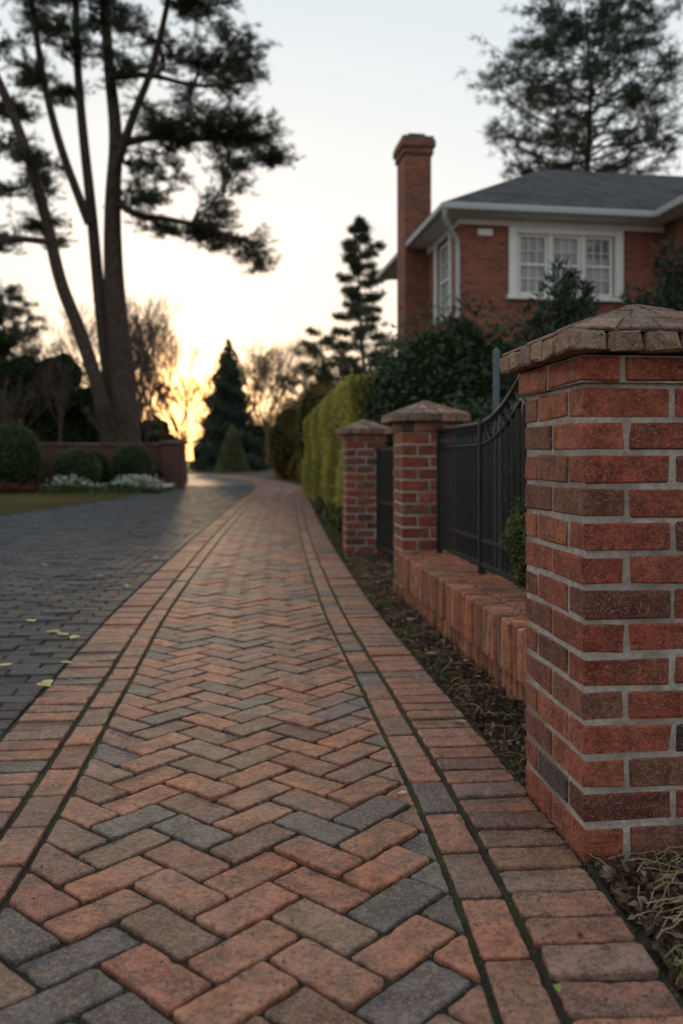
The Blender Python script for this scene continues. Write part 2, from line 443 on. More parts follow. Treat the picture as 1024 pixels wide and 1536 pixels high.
while y<2.6:
    h=fh(y); B.add(fx-.008,fx+.008,y-.008,y+.008,.34,h-.09,b=.002)
    y+=.085
B.add(fx-.012,fx+.012,-.62,2.62,.34,.365,b=.002); B.add(fx-.012,fx+.012,-.62,2.62,.47,.49,b=.002)
for yy in (-.58,1.55,2.57): B.add(fx-.018,fx+.018,yy-.018,yy+.018,.3,fh(yy)+.05,b=.003)
B.build('pickets',m_iron,fe)
tp_=[([(fx,a,fh(a)+.02) for a in np.linspace(-.62,2.62,60)],.016),([(fx,a,fh(a)-.09) for a in np.linspace(-.62,2.62,60)],.012)]
y=-.55
while y<2.55:
    zc=fh(y)-.035; tp_.append(([(fx,y+.038*math.cos(a),zc+.042*math.sin(a)) for a in np.linspace(0,2*math.pi,15)],.006)); y+=.085
v,f=tube(tp_)
mesh_obj('top_rails_and_scrolls',v,f,m_iron,parent=fe,smooth=True)
ga=empty('iron_gate',(.66,6.02,0),math.atan(.15)); B=Boxes()
for i in range(24): 
    y=i*.095; B.add(-.008,.008,y-.008,y+.008,.06,1.02,b=.002)
for z in(.08,.5,.98): B.add(-.012,.012,-.02,2.24,z,z+.03,b=.002)
B.build('gate_bars',m_iron,ga)
t=NT('post_mat'); t.b.inputs['Base Color'].default_value=(.06,.09,.12,1); t.b.inputs['Roughness'].default_value=.5
v,f=tube([([(1.07,6.,-.05),(1.07,6.,1.66)],.022),([(1.07,6.,1.66),(1.07,6.,1.675)],[.022,.004])],10); mesh_obj('metal_post',v,f,t.m,smooth=True)

# ------------------------------------------------ foliage generators
m_leaf=mat_leaf('leaf_mat',.2,.6); m_hedge=mat_leaf('hedge_leaf_mat',.4,.6,1.8); m_needle=mat_leaf('needle_mat',0,.75)
m_core=mat_noise('foliage_core_mat',(.006,.011,.005),(.014,.022,.009),20,1.,.5,.02,spec=.0)  # near-black green for the added cores inside foliage
m_bark=mat_noise('bark_mat',(.028,.021,.018),(.09,.065,.054),9,.95,1.,.04)
m_bark2=mat_noise('grey_bark_mat',(.06,.04,.03),(.12,.085,.065),9,.95,.6,.03)
m_twig=mat_noise('hazed_distant_twig_mat',(.12,.078,.055),(.19,.125,.085),3,.95,.1,.01)  # lighter brown: distance haze put into the twig colour
def unit(a): return a/(np.linalg.norm(a,axis=-1,keepdims=True)+1e-9)
def clump(p,f): return .5+.5*np.sin(p[:,0]*f+1.7*np.sin(p[:,2]*f*.8))*np.sin(p[:,1]*f+1.3*np.sin(p[:,0]*f*.7+p[:,2]*f))
def leaves(cent,nrm,L,Wd,c1,c2,cf=3.,jit=.9):
    n=len(cent); nn=unit(nrm+rng.normal(0,jit,(n,3))); a=unit(np.cross(nn,rng.normal(0,1,(n,3)))); b=np.cross(nn,a)
    l=L*rng.uniform(.6,1.25,(n,1)); w_=Wd*rng.uniform(.7,1.2,(n,1))
    v=np.stack([cent-a*l*.5,cent+b*w_*.5+nn*w_*.15,cent+a*l*.5,cent-b*w_*.5+nn*w_*.15],1).reshape(-1,3)
    f=np.arange(n*4).reshape(n,4); k=np.clip(clump(cent,cf)*.6+rng.random(n)*.55-.05,0,1)[:,None]
    c=np.array(c1)*(1-k)+np.array(c2)*k; return v,f,np.repeat(c,4,axis=0)
def lump(u,sd,amp):
    r=np.ones(len(u)); ph=np.random.default_rng(sd).uniform(0,6,(6,3)); fr=[2.3,3.1,4.7,6.3,9.1,12.]
    for i in range(6): r+=amp/(1+i*.5)*np.sin(u[:,0]*fr[i]+ph[i,0])*np.sin(u[:,1]*fr[i]+ph[i,1])*np.sin(u[:,2]*fr[i]*.9+ph[i,2])
    return r
def shrub(name,blobs,n,L,Wd,c1,c2,amp=.25,thick=.25,cf=3.,mat=None,core=.8,parent=None,jit=.9):
    e=parent or empty(name,(blobs[0][0],blobs[0][1],0)); ox,oy=(e.location.x,e.location.y)
    ar=np.array([b[3]*b[5]+b[3]*b[4]+b[4]*b[5] for b in blobs]); ar/=ar.sum()
    cs=[];ns=[];cv=[];cfc=[];cn=0
    for i,b in enumerate(blobs):
        m=int(n*ar[i]); u=unit(rng.normal(0,1,(m,3))); rr=lump(u,i+len(name),amp)*(1-thick*rng.random(m)**1.3+.06*rng.normal(0,1,m).clip(-1,2))
        sc_=np.array([b[3],b[4],b[5]]); p=u*rr[:,None]*sc_+np.array([b[0]-ox,b[1]-oy,b[2]]); ok=p[:,2]>.01
        cs.append(p[ok]); ns.append(unit(u/sc_)[ok])
        th=np.linspace(0,math.pi,9); ph=np.linspace(0,2*math.pi,14,endpoint=False); TH,PH=np.meshgrid(th,ph,indexing='ij')
        uu=np.stack([np.sin(TH)*np.cos(PH),np.sin(TH)*np.sin(PH),np.cos(TH)],-1).reshape(-1,3)
        q=uu*(lump(uu,i+len(name),amp)*core)[:,None]*sc_+np.array([b[0]-ox,b[1]-oy,b[2]]); q[:,2]=np.maximum(q[:,2],-.04)
        ii=np.arange(9*14).reshape(9,14); jj=np.roll(ii,-1,1); cv.append(q); cfc.append(np.stack([ii[:-1],ii[1:],jj[1:],jj[:-1]],-1).reshape(-1,4)+cn); cn+=len(q)
    v,f,c=leaves(np.vstack(cs),np.vstack(ns),L,Wd,c1,c2,cf,jit)
    mesh_obj('leaves',v,f,mat or m_leaf,c,e)
    if core: mesh_obj('light_blocking_core',np.vstack(cv),np.vstack(cfc),m_core,None,e,True)  # solid dark core added so no light shows through, not modelled branches
    return e
def tufts(cent,dirs,k,L,w_,c1,c2,cf=.8,spread=.75,off=.06):
    n=len(cent); C=np.repeat(cent,k,0)+rng.normal(0,off,(n*k,3)); D=unit(np.repeat(dirs,k,0)*.6+rng.normal(0,spread,(n*k,3)))
    l=L*rng.uniform(.5,1.2,(n*k,1)); a=unit(np.cross(D,rng.normal(0,1,(n*k,3))))*w_*.5
    v=np.stack([C-a,C+a,C+D*l],1).reshape(-1,3); f=np.arange(n*k*3).reshape(-1,3)
    kk_=np.clip(clump(cent,cf)*.5+rng.random(n)*.5,0,1); kk_=np.repeat(kk_,k)[:,None]; c=np.array(c1)*(1-kk_)+np.array(c2)*kk_
    return v,f,np.repeat(c,3,0)
def bez(a,b,sag,n=8,wob=.0):
    a=np.array(a,float); b=np.array(b,float); t_=np.linspace(0,1,n)[:,None]; p=a+(b-a)*t_; p[:,2]+=sag*4*(t_*(1-t_))[:,0]
    if wob: p[1:-1]+=rng.normal(0,wob,(n-2,3))
    return p
def pine(name,base,ht,cb,rad,nb,tk,L,w_,c1,c2,tr=.25,up=.35,lean=0,prof='dome',npb=14,bark=None,flat=.35,rj=.65):
    e=empty(name,base); paths=[]; cen=[];dr=[]
    tp=np.array([(lean*z/ht+.15*math.sin(z*.5),.1*math.sin(z*.4+1),z) for z in np.linspace(-.1,ht*.98,16)])
    paths.append((tp,np.linspace(tr,tr*.15,16)))
    for i in range(nb):
        f=(i+random.random())/nb; z=cb+(ht-cb)*f*.97
        if prof=='dome':
            z=cb+(ht-cb)*f*.88; R=rad*math.sqrt(max(.05,1-((f-.25)/.8)**2)) if f>.25 else rad*(.75+.25*f/.25)
        else: R=rad*(1-f)**.7+.2
        R*=random.uniform(rj,1.06); an=i*2.4+random.uniform(-.5,.5)
        st=np.array([np.interp(z,tp[:,2],tp[:,0]),np.interp(z,tp[:,2],tp[:,1]),z])
        rise=R*up*random.uniform(.5,1.3)*(1 if prof=='dome' else .4)
        en=st+np.array([math.cos(an)*R,math.sin(an)*R,rise]); bp=bez(st,en,-R*.06,7,R*.03); paths.append((bp,np.linspace(tr*.28*(1-f*.6),.012,7)))
        for j in range(npb):
            g=random.uniform(.35,1.02); q=np.array([np.interp(g,np.linspace(0,1,7),bp[:,c_]) for c_ in range(3)])
            o=rng.normal(0,1,3)*np.array([.2,.2,.2*flat])*R*(.9 if g<.95 else .4); tip=q+o; paths.append((bez(q,tip,.03,3),[.014,.008,.004]))
            dd=unit(o+np.array([math.cos(an),math.sin(an),.8])*.25*R)
            cen.append(tip); dr.append(dd)
            for _ in range(2):
                h_=random.uniform(.3,.9); cen.append(q+o*h_+rng.normal(0,.07,3)*[1,1,.5]); dr.append(dd)
    v,f=tube(paths,4); mesh_obj('trunk_and_limbs',v,f,bark or m_bark,None,e,True)
    v,f,c=tufts(np.array(cen),np.array(dr),tk,L,w_,c1,c2); mesh_obj('needles',v,f,m_needle,c,e); return e
def bare(seed,ht,spread=.5,depth=6,r0=.18,kids=3,minr=.006,upb=.25):
    R=random.Random(seed); out=[]
    def rec(p,d,l,r,k):
        n=4 if k>1 else 3; q=[p]; dd=d
        for i in range(n-1):
            dd=(dd+Vector((R.gauss(0,.1),R.gauss(0,.1),R.gauss(0,.06)+.03))).normalized(); q.append(q[-1]+dd*l/(n-1))
        out.append(([tuple(x) for x in q],np.linspace(r,max(minr,r*.68),n)))
        if k==0: return
        for _ in range(kids if k<depth else kids+1):
            ax=Vector((R.gauss(0,1),R.gauss(0,1),R.gauss(0,.5))).normalized()
            nd=(dd+ax*R.uniform(.35,1.)*spread*1.6+Vector((0,0,upb))).normalized()
            f=R.uniform(.55,1.); s0=Vector(q[-1])*f+Vector(q[-2])*(1-f) if _ else q[-1]
            rec(s0,nd,l*R.uniform(.62,.85),max(minr,r*.6),k-1)
    rec(Vector((0,0,-.1)),Vector((R.gauss(0,.05),R.gauss(0,.05),1)).normalized(),ht*.27,r0,depth); return out

DG1=(.010,.018,.009); DG2=(.045,.07,.03)
shrub('laurel_bush',[(1.25,10,1.25,.85,.8,1.45),(2.0,9.6,1.2,.8,.8,1.38),(2.7,9.4,1.1,.7,.8,1.3),(.72,11.2,1.2,.5,.6,1.3),(1.9,7.6,.75,.8,.7,.8),(1.25,8.4,.7,.6,.7,.85),(2.7,7.2,.8,.7,.7,.9)],26000,.085,.035,DG1,(.05,.075,.035),.22,.35,2.5)
shrub('evergreen_shrub',[(.95,14.5,1.5,.55,.7,1.45),(1.3,15.,1.5,.6,.7,1.6),(.75,17.,1.3,.7,.7,1.5)],7000,.10,.04,(.02,.03,.012),(.07,.085,.03),.3,.4,2.5)
def yew(cx_,cy_,zt,rw,n,seed):
    e=empty('yew_shrub',(cx_,cy_,0)); R=random.Random(seed); paths=[];cen=[];dr=[]
    for i in range(n):
        an=R.uniform(0,6.28); r=rw*R.random()**.6; h=zt*R.uniform(.66,1.02)*(1-.3*(r/rw)**2)
        a=(math.cos(an)*r*.3,math.sin(an)*r*.3,zt*.2); b=(math.cos(an)*r,math.sin(an)*r,h); p=bez(a,b,.0,7,.015); p[:,:2]*=(np.linspace(.6,1,7)[:,None]); paths.append((p,np.linspace(.012,.003,7)))
        for g in np.linspace(.35,1,26):
            q=np.array([np.interp(g,np.linspace(0,1,7),p[:,c_]) for c_ in range(3)])+rng.normal(0,.03,3); cen.append(q); dr.append(np.array([math.cos(an)*.4,math.sin(an)*.4,1.]))
    v,f=tube(paths,4); mesh_obj('stems',v,f,m_bark,None,e)
    v,f,c=tufts(np.array(cen),np.array(dr),11,.085,.020,(.010,.018,.012),(.05,.07,.045),4.,.6,.02); mesh_obj('needles',v,f,m_needle,c,e)
yew(1.78,7.0,2.52,.45,130,1); yew(2.95,7.8,2.85,.5,110,2); yew(2.3,7.5,2.05,.45,60,3)
shrub('boxwood_shrub',[(.80,3.78,.57,.085,.10,.13),(.81,3.8,.44,.06,.07,.12)],4200,.017,.011,(.03,.045,.012),(.13,.16,.05),.25,.35,30,m_leaf,.7)

# clipped hedge
he=empty('clipped_hedge',(.1,11.6,0),math.atan(.088)); n=80000
LX,LY,LZ=1.9,12.6,2.02
face=rng.choice(4,n,p=[.55,.16,.27,.02]); a=rng.random(n); b=rng.random(n); dep=rng.random(n)**2*.14
p=np.zeros((n,3)); nn=np.zeros((n,3))
m=face==0; p[m]=np.stack([dep[m],a[m]*LY,b[m]*LZ],1); nn[m]=(-1,0,0)
m=face==1; p[m]=np.stack([a[m]*LX,dep[m],b[m]*LZ],1); nn[m]=(0,-1,0)
m=face==2; p[m]=np.stack([a[m]*LX,b[m]*LY,LZ-dep[m]],1); nn[m]=(0,0,1)
m=face==3; p[m]=np.stack([a[m]*LX,LY-dep[m],b[m]*LZ],1); nn[m]=(0,1,0)
p+=nn*(.09*np.sin(p[:,1:2]*2.1+p[:,2:3])*np.sin(p[:,2:3]*3+p[:,0:1]*2)+.035*rng.normal(0,1,(n,1)))
v,f,c=leaves(p,nn,.07,.04,(.075,.085,.022),(.38,.37,.10),1.7,.9); mesh_obj('leaves',v,f,m_hedge,c,he)
B=Boxes(); B.add(.16,LX-.16,.16,LY-.16,-.03,LZ-.16,b=.1); B.build('light_blocking_core',m_core,he)  # added dark filler box that stops light passing through the hedge
shrub('low_edging_plants',[(.12,10.4,.1,.22,.5,.2),(.02,11.3,.1,.2,.4,.22),(-.12,13.,.08,.16,.9,.18),(-.35,16.,.08,.16,1.2,.16)],5000,.04,.02,(.05,.06,.02),(.16,.16,.05),.3,.5,8)

# topiary & shrubs
def ball(x,y,z,r,rz_,n,nm='round_topiary',c1=(.016,.026,.010),c2=(.085,.105,.038)):
    shrub(nm,[(x,y,z,r,r,rz_)],n,.055,.035,c1,c2,.05,.12,4,None,.92)
ball(-9.1,24,.85,.82,1.05,6500); ball(-7.65,25,.58,.68,.66,5000); ball(-6.5,26.8,.72,.66,.70,5000); ball(-7.7,27.0,.6,.5,.6,3000)
ball(-10.6,25.5,.7,.8,.9,3000)
shrub('egg_topiary',[(-2.45,41,1.6,1.0,1.0,1.95)],9000,.09,.05,(.07,.055,.02),(.22,.15,.055),.08,.15,3,m_hedge,.9)
shrub('low_shrub',[(-1.7,37,.5,.6,.6,.6),(-1.25,33,.45,.45,.5,.55)],5000,.07,.04,(.08,.06,.02),(.25,.17,.06),.15,.3,3,m_hedge,.85)
shrub('copper_shrub',[(-.9,36,2.2,1.1,1.,2.0),(-.2,30,1.6,.9,.9,1.6)],9000,.10,.05,(.06,.045,.02),(.18,.12,.05),.25,.4,2,m_hedge,.8)
def cone(name,x,y,r,h,n,c1,c2,L=.1,W_=.05,rag=.1):
    e=empty(name,(x,y,0)); f_=1-np.sqrt(rng.random(n)); an=rng.random(n)*6.283; rr=r*(1-f_)**.8*(1-.25*rng.random(n)**2+rag*np.sin(f_*38+an*2)*rng.random(n))+.02
    p=np.stack([np.cos(an)*rr,np.sin(an)*rr,.02+f_*h],1); nn=np.stack([np.cos(an),np.sin(an),np.full(n,.3)],1)
    v,f,c=leaves(p,nn,L,W_,c1,c2,1.5); mesh_obj('leaves',v,f,m_leaf,c,e)
    z=np.linspace(0,1,8); paths=[([(0,0,q*h*.96) for q in z],(r*.82*(1-z)**.8+.01))]; v,f=tube(paths,12); mesh_obj('light_blocking_core',v,f,m_core,None,e,True)  # the tapered tube is an added dark filler, blocks light between leaves
cone('cone_topiary',-8.3,66,1.35,3.6,7000,(.04,.055,.02),(.14,.16,.06),.14,.08,.02)
cone('conifer_tree',-9.5,73,2.6,11.2,14000,(.014,.024,.018),(.045,.06,.042),.4,.14,.5)
cone('conifer_tree',-1.2,60,2.2,8,9000,(.02,.025,.014),(.06,.07,.03),.28,.1,.3)
eb=[]
for i in range(34):
    x=-16.8+i*.26+random.uniform(-.3,.3); h=6.4-abs(x+14.5)*.62+random.uniform(-.8,.7); h=max(2.0,h)
    for z in np.arange(.6,h,1.2): eb.append((x+random.uniform(-.4,.4),33.5+random.uniform(-1.2,1.2),z,random.uniform(.7,1.1),.9,random.uniform(.65,.95)))
shrub('evergreen_mass',eb,52000,.20,.06,(.010,.018,.011),(.05,.065,.035),.35,.55,1.5,None,.65)
cone('conifer_tree',-11.1,35,1.3,5.2,7000,(.014,.022,.014),(.05,.065,.035),.2,.07,.4)
shrub('brown_shrub',[(-9.6,33.,.9,1.2,.9,1.2),(-6.9,34,.9,1.,.9,1.3)],7000,.10,.03,(.05,.025,.02),(.13,.07,.045),.35,.6,2)
shrub('brown_shrub',[(-10.0,27.3,.6,.9,.5,.95),(-8.7,27.4,.5,.8,.4,.95),(-7.1,27.5,.4,.5,.3,.8),(-5.9,27.5,.3,.4,.3,.5)],6500,.08,.028,(.03,.022,.014),(.10,.07,.04),.4,.7,3,None,.5)

gw=empty('garden_wall',(-5.45,28.2,0),math.radians(4)); 
def mat_hbrick(name,c1,c2,mo):
    t=NT(name); sx=t.add('ShaderNodeSeparateXYZ'); t.L(t.coord(),sx.inputs[0]); cb=t.add('ShaderNodeCombineXYZ')
    t.L(t.math('ADD',sx.outputs[0],sx.outputs[1]),cb.inputs[0]); t.L(sx.outputs[2],cb.inputs[1])
    b=t.add('ShaderNodeTexBrick'); t.L(cb.outputs[0],b.inputs['Vector']); b.inputs['Scale'].default_value=1; b.inputs['Brick Width'].default_value=.215; b.inputs['Row Height'].default_value=.075; b.inputs['Mortar Size'].default_value=.007
    b.inputs['Color1'].default_value=(*c1,1); b.inputs['Color2'].default_value=(*c2,1); b.inputs['Mortar'].default_value=(*mo,1); b.inputs['Bias'].default_value=0
    n=t.noise(t.coord(),1.3,4); c=t.mix(t.ramp(n,[(.3,.0),(.75,.5)]),b.outputs[0],(.07,.035,.025)); c=t.mix(t.ramp(t.noise(t.coord(),6,4),[(.5,0.),(.7,.4)]),c,tuple(min(1,x*1.15) for x in c1))
    t.L(c,t.b.inputs['Base Color']); t.b.inputs['Roughness'].default_value=.9; t.L(t.bump(b.outputs['Fac'],.6,-.006),t.b.inputs['Normal']); return t.m
m_hb=mat_hbrick('house_brick_mat',(.29,.08,.045),(.12,.035,.024),(.22,.155,.125))
m_gb=mat_hbrick('garden_wall_brick_mat',(.11,.036,.024),(.06,.022,.016),(.08,.06,.05))
B=Boxes(); B.add(-.35,.35,-.35,.35,-.05,1.42,b=.01); B.add(-7.5,-.36,-.14,.14,-.05,1.36,b=.01); B.build('wall',m_gb,gw)
B=Boxes(); B.add(-.42,.42,-.42,.42,1.42,1.54,(.10,.07,.055),.02); B.add(-7.5,-.43,-.2,.2,1.363,1.45,(.08,.045,.035),.02); B.build('coping',m_cap,gw)

n=3800; fx_=rng.uniform(-8.4,-4.95,n); fy=rng.uniform(23.4,26.2,n); fz=.10+.36*rng.random(n)*np.clip(.5+.6*np.sin(fx_*3.1+fy*1.3)+.3*np.sin(fy*5),0.15,1)
e=empty('white_flowers',(-6.3,25,0)); p=np.stack([fx_+6.3,fy-25,fz+.03],1)
v,f,c=leaves(p[:1500],np.array([0,-.6,1.])+p[:1500]*0,.07,.06,(.33,.34,.30),(.62,.62,.58),5,.4); mesh_obj('petals',v,f,m_leaf,c,e)
p2=p.copy(); p2[:,2]-=.07; v,f,c=leaves(p2,np.array([0,0,1.])+p2*0,.12,.04,(.03,.045,.02),(.10,.125,.05),5,1.); mesh_obj('leaves',v,f,m_leaf,c,e)
shrub('red_bedding_plants',[(-8.9,22.5,.1,.6,.4,.22),(-8.2,22.9,.1,.3,.3,.16)],2500,.08,.04,(.05,.01,.01),(.13,.025,.018),.3,.5,5)
shrub('ground_cover',[(-7.2,23.0,.05,1.1,.5,.24),(-6.0,23.4,.05,1.1,.4,.2)],4500,.08,.03,(.035,.055,.02),(.12,.15,.05),.3,.6,5)
n=38000; ss=14+rng.random(n)*16-rng.random(n)*6; tt=tl(ss)-rng.random(n)**1.3*6+.05; X,Y=P(ss,tt); z0=np.zeros(n)-.01
v,f,c=tufts(np.stack([X,Y,z0],1),np.tile([0,0,1.5],(n,1)),1,.085,.014,(.045,.055,.018),(.17,.14,.055),1.2,.35,.0); mesh_obj('grass_verge',v,f,m_leaf,c)

# ------------------------------------------------ big pine at left
D=31; K=D/F
e=empty('pine_tree',(px(180,690,D)[0],D,0)); bx=e.location.x
def q(x,y,dy=0): return (( x-512)*K-bx,dy,H+(690-y)*K)
def path_of(l,dy0=0,dy1=0,sub=5):
    n=len(l)
    P_=np.array([(*q(a[0],a[1],dy0+(dy1-dy0)*i/(n-1)),a[2]*K) for i,a in enumerate(l)])
    ti=np.linspace(0,n-1,n*sub); out=np.stack([np.interp(ti,range(n),P_[:,k]) for k in range(4)],1)
    for k in range(3):
        s_=out[:,k].copy(); s_[2:-2]=(out[:-4,k]+out[1:-3,k]+out[2:-2,k]+out[3:-1,k]+out[4:,k])/5; out[:,k]=s_
    return (out[:,:3],out[:,3])
TR=[path_of([(188,725,30),(186,640,23),(180,540,18),(168,420,15),(165,300,12),(172,200,10),(158,90,8),(150,-40,7),(148,-120,4)],0,.6),
 path_of([(175,700,15),(158,600,11),(128,500,10),(100,430,9),(82,330,8),(50,220,7),(10,120,6),(-40,60,4)],-.2,-1.5),
 path_of([(178,660,12),(156,540,10),(141,420,9),(128,300,8),(112,180,7),(100,60,6),(96,-60,5)],.1,1.4),
 path_of([(168,260,8),(200,180,6),(235,110,5),(262,10,4),(270,-50,3)],.2,-1.2),
 path_of([(128,330,7),(90,220,6),(70,120,5),(60,0,4)],.5,-1.0),
 path_of([(84,372,5),(40,372,4),(0,395,3),(-40,410,2)],-.9,-2.5),
 path_of([(172,300,6),(215,330,5),(262,338,4),(330,362,3),(385,385,2)],.3,-2),
 path_of([(170,215,7),(230,205,5),(300,215,4),(370,212,3),(420,235,2)],.2,-.8),
 path_of([(160,110,6),(220,100,4),(290,115,3),(370,100,2)],.3,1.2)]
pads=[(320,220,100,16),(350,205,70,14),(250,192,60,14),(385,200,45,14),(408,238,26,8),(375,382,36,12),(300,352,45,8),(360,150,34,10),(310,112,60,14),(372,95,32,12),(350,55,30,9),(320,15,30,10),(235,62,60,22),(285,30,50,18),(60,30,75,22),(110,10,60,20),(15,80,50,18),(70,120,45,14),(25,215,50,16),(55,262,60,14),(10,298,40,12),(210,280,45,9),(150,20,55,18),(200,115,38,12),(0,350,50,10),(240,240,60,12),(120,70,50,16),(190,-20,90,20),(40,-30,90,20),(310,-30,60,16),(355,260,45,9),(230,325,40,7),(20,160,45,14),(290,160,45,10),(60,345,40,7),(335,340,35,7)]
cen=[];dr=[];paths=list(TR)
allp=np.vstack([t_[0] for t_ in TR])
for (x,y,rx,ry) in pads:
    for rep in range(3):
        dy=random.uniform(-2.2,2.2); c0=np.array(q(x+random.uniform(-.45,.35)*rx,y+random.uniform(-.6,.6)*ry,dy)); w1=rx*K*.8; w3=ry*K*.55
        cand=allp[(allp[:,2]<c0[2]+.3)&(allp[:,2]>c0[2]-3.5)]
        if len(cand)==0: cand=allp
        st=cand[np.argmin(np.linalg.norm((cand-c0)*[1,.5,1.2],axis=1))]
        out=unit(c0-st); ee=c0+out*w1*.6*[1,1,.3]; bp=bez(st,ee,-.15,9,.12)
        tl_=np.linalg.norm(ee-st); paths.append((bp,np.linspace(.02+.012*min(tl_,3.5),.01,9)))
        for j in range(int(15+rx*.34)):
            g=1-(random.random()**1.3)*min(.95,max(w1*1.9,tl_*.75)/tl_); qq=np.array([np.interp(g,np.linspace(0,1,9),bp[:,c_]) for c_ in range(3)])
            o=np.array([out[0]*.5+rng.normal(0,.55),rng.normal(0,.7),rng.normal(0,.12)+.06]); o=unit(o)*random.uniform(.25,.95)
            tip=qq+o
            if g>.5: tip[2]=c0[2]+np.clip(tip[2]-c0[2],-w3*2.2,w3*2.2)+rng.normal(0,.05)
            paths.append((bez(qq,tip,.06,4,.02),[.015,.010,.007,.004])); od=unit(tip-qq)
            for g in (1,.8,.6,.4): cen.append(qq+(tip-qq)*g+rng.normal(0,.03,3)); dr.append(od+np.array([0,0,.35]))
v,f=tube(TR,10); mesh_obj('trunks',v,f,m_bark,None,e,True)
v,f=tube(paths[len(TR):],3); mesh_obj('branches',v,f,m_bark,None,e,True)
v,f,c=tufts(np.array(cen),np.array(dr),12,.22,.022,(.012,.02,.012),(.045,.062,.032),1.,.55,.04); mesh_obj('needles',v,f,m_needle,c,e)

pine('pine_tree',(9.9,35,0),19.6,11.3,4.5,95,11,.34,.034,(.014,.026,.016),(.05,.075,.045),.24,.5,0,'dome',13,rj=.8)
pine('pine_tree',(.95,40,0),12.1,4.0,2.6,50,12,.30,.04,(.02,.03,.014),(.09,.10,.045),.14,.25,.0,'cone',13,flat=.13,rj=.4)
pine('pine_tree',(-1.0,44,0),7.9,2.0,2.3,34,12,.28,.03,(.03,.035,.016),(.10,.10,.045),.12,.25,0,'dome',12,flat=.2)
pine('pine_tree',(-15.5,40,0),9.5,2.5,2.6,40,12,.3,.035,(.014,.022,.014),(.05,.06,.03),.16,.25,0,'dome',12)

def place_bare(name,x,y,ht,seed,mat,**kw):
    v,f=tube(bare(seed,ht,**kw),3); e=mesh_obj(name,v,f,mat); e.location=(x,y,0); return e
for i,(x,y,h,sd_) in enumerate([(-9.9,30.5,5.2,3),(-8.4,32,4.6,4),(-7.2,33,6.5,5),(-6.4,36,7.5,6),(-11.4,30,4.2,8),(-7.9,30.2,3.6,9),(-13.2,36,8.5,31),(-9.3,42,8.8,32),(-7.9,44,9.5,33)]):
    place_bare('bare_shrub' if h<6 else 'bare_tree',x,y,h,sd_,m_bark2,spread=.42,depth=5,r0=.06,kids=3,minr=.006)
for i,(x,y,h,sd_,sp_) in enumerate([(-7.6,88,14.5,11,.85),(-13.5,60,13,12,.5),(-10.5,82,13,15,.6),(-3.5,80,13,16,.7),(-17.5,68,15,17,.55)]):
    place_bare('bare_tree',x,y,h,sd_,m_twig,spread=sp_,depth=6,r0=.20,kids=3,minr=.014,upb=.3)
vs=[];fs=[];n=0
var_=[tube(bare(s_,14,spread=.55,depth=5,r0=.2,kids=3,minr=.03),3) for s_ in (21,22,23,24)]
for i in range(48):
    v0,f0=var_[i%4]; an=random.uniform(0,6.28); sc_=random.uniform(.6,1.15); R=np.array([[math.cos(an),-math.sin(an),0],[math.sin(an),math.cos(an),0],[0,0,1]])
    y=random.uniform(95,150); x=random.uniform(-.48,.12)*y
    vs.append(v0@R.T*sc_+np.array([x,y,0])); fs.append(f0+n); n+=len(v0)
mesh_obj('distant_trees',np.vstack(vs),np.vstack(fs),m_twig)
bl=[]
for i in range(46):
    y=random.uniform(84,105); x=-56+i*2.1+random.uniform(-1,1); h=random.uniform(1.6,4.6); bl.append((x,y,h*.5,random.uniform(1.8,3),1.5,h))
shrub('distant_hedgerow',bl,36000,.4,.2,(.04,.033,.02),(.13,.085,.048),.45,.5,.6,None,.8)

# ------------------------------------------------ house
hs=empty('brick_house',(1.86,15.5,0),math.atan(.15))
t=NT('white_paint_mat'); t.L(t.mix(t.ramp(t.noise(t.coord(),5,4),[(.4,0.),(.8,.3)]),(.66,.66,.65),(.45,.44,.42)),t.b.inputs['Base Color']); t.b.inputs['Roughness'].default_value=.5; m_wh=t.m
t=NT('gutter_mat'); t.b.inputs['Base Color'].default_value=(.34,.35,.36,1); t.b.inputs['Roughness'].default_value=.45; m_gut=t.m
t=NT('roof_mat'); sx=t.add('ShaderNodeSeparateXYZ'); t.L(t.coord(),sx.inputs[0]); cb=t.add('ShaderNodeCombineXYZ'); t.L(t.math('ADD',sx.outputs[0],sx.outputs[1]),cb.inputs[0]); t.L(t.math('MULTIPLY',sx.outputs[2],2.),cb.inputs[1])
b=t.add('ShaderNodeTexBrick'); t.L(cb.outputs[0],b.inputs['Vector']); b.inputs['Scale'].default_value=1; b.inputs['Brick Width'].default_value=.3; b.inputs['Row Height'].default_value=.24; b.inputs['Mortar Size'].default_value=.02
b.inputs['Color1'].default_value=(.075,.07,.07,1); b.inputs['Color2'].default_value=(.03,.03,.033,1); b.inputs['Mortar'].default_value=(.01,.01,.01,1)
t.L(t.mix(t.ramp(t.noise(t.coord(),3,4),[(.4,0.),(.75,.5)]),b.outputs[0],(.09,.08,.077)),t.b.inputs['Base Color']); t.b.inputs['Roughness'].default_value=.85; t.b.inputs['Specular IOR Level'].default_value=.2; t.L(t.bump(b.outputs['Fac'],1.,-.03),t.b.inputs['Normal']); m_roof=t.m
t=NT('glass_mat'); t.L(t.ramp(t.noise(t.coord(),2.2,3),[(.35,(.08,.09,.10)),(.65,(.22,.23,.23))]),t.b.inputs['Base Color']); t.b.inputs['Roughness'].default_value=.08; t.b.inputs['Specular IOR Level'].default_value=.7; m_gl=t.m
ZT=5.36; B=Boxes(); bb=.004
FU0,FU1,FZ0,FZ1=1.40,3.47,3.98,5.24
B.add(.4,FU0,.4,.7,-.05,ZT,b=bb); B.add(FU0,FU1,.4,.7,-.05,FZ0,b=bb); B.add(FU0,FU1,.4,.7,FZ1,ZT,b=bb); B.add(FU1,4.4,.4,.7,-.05,ZT,b=bb)
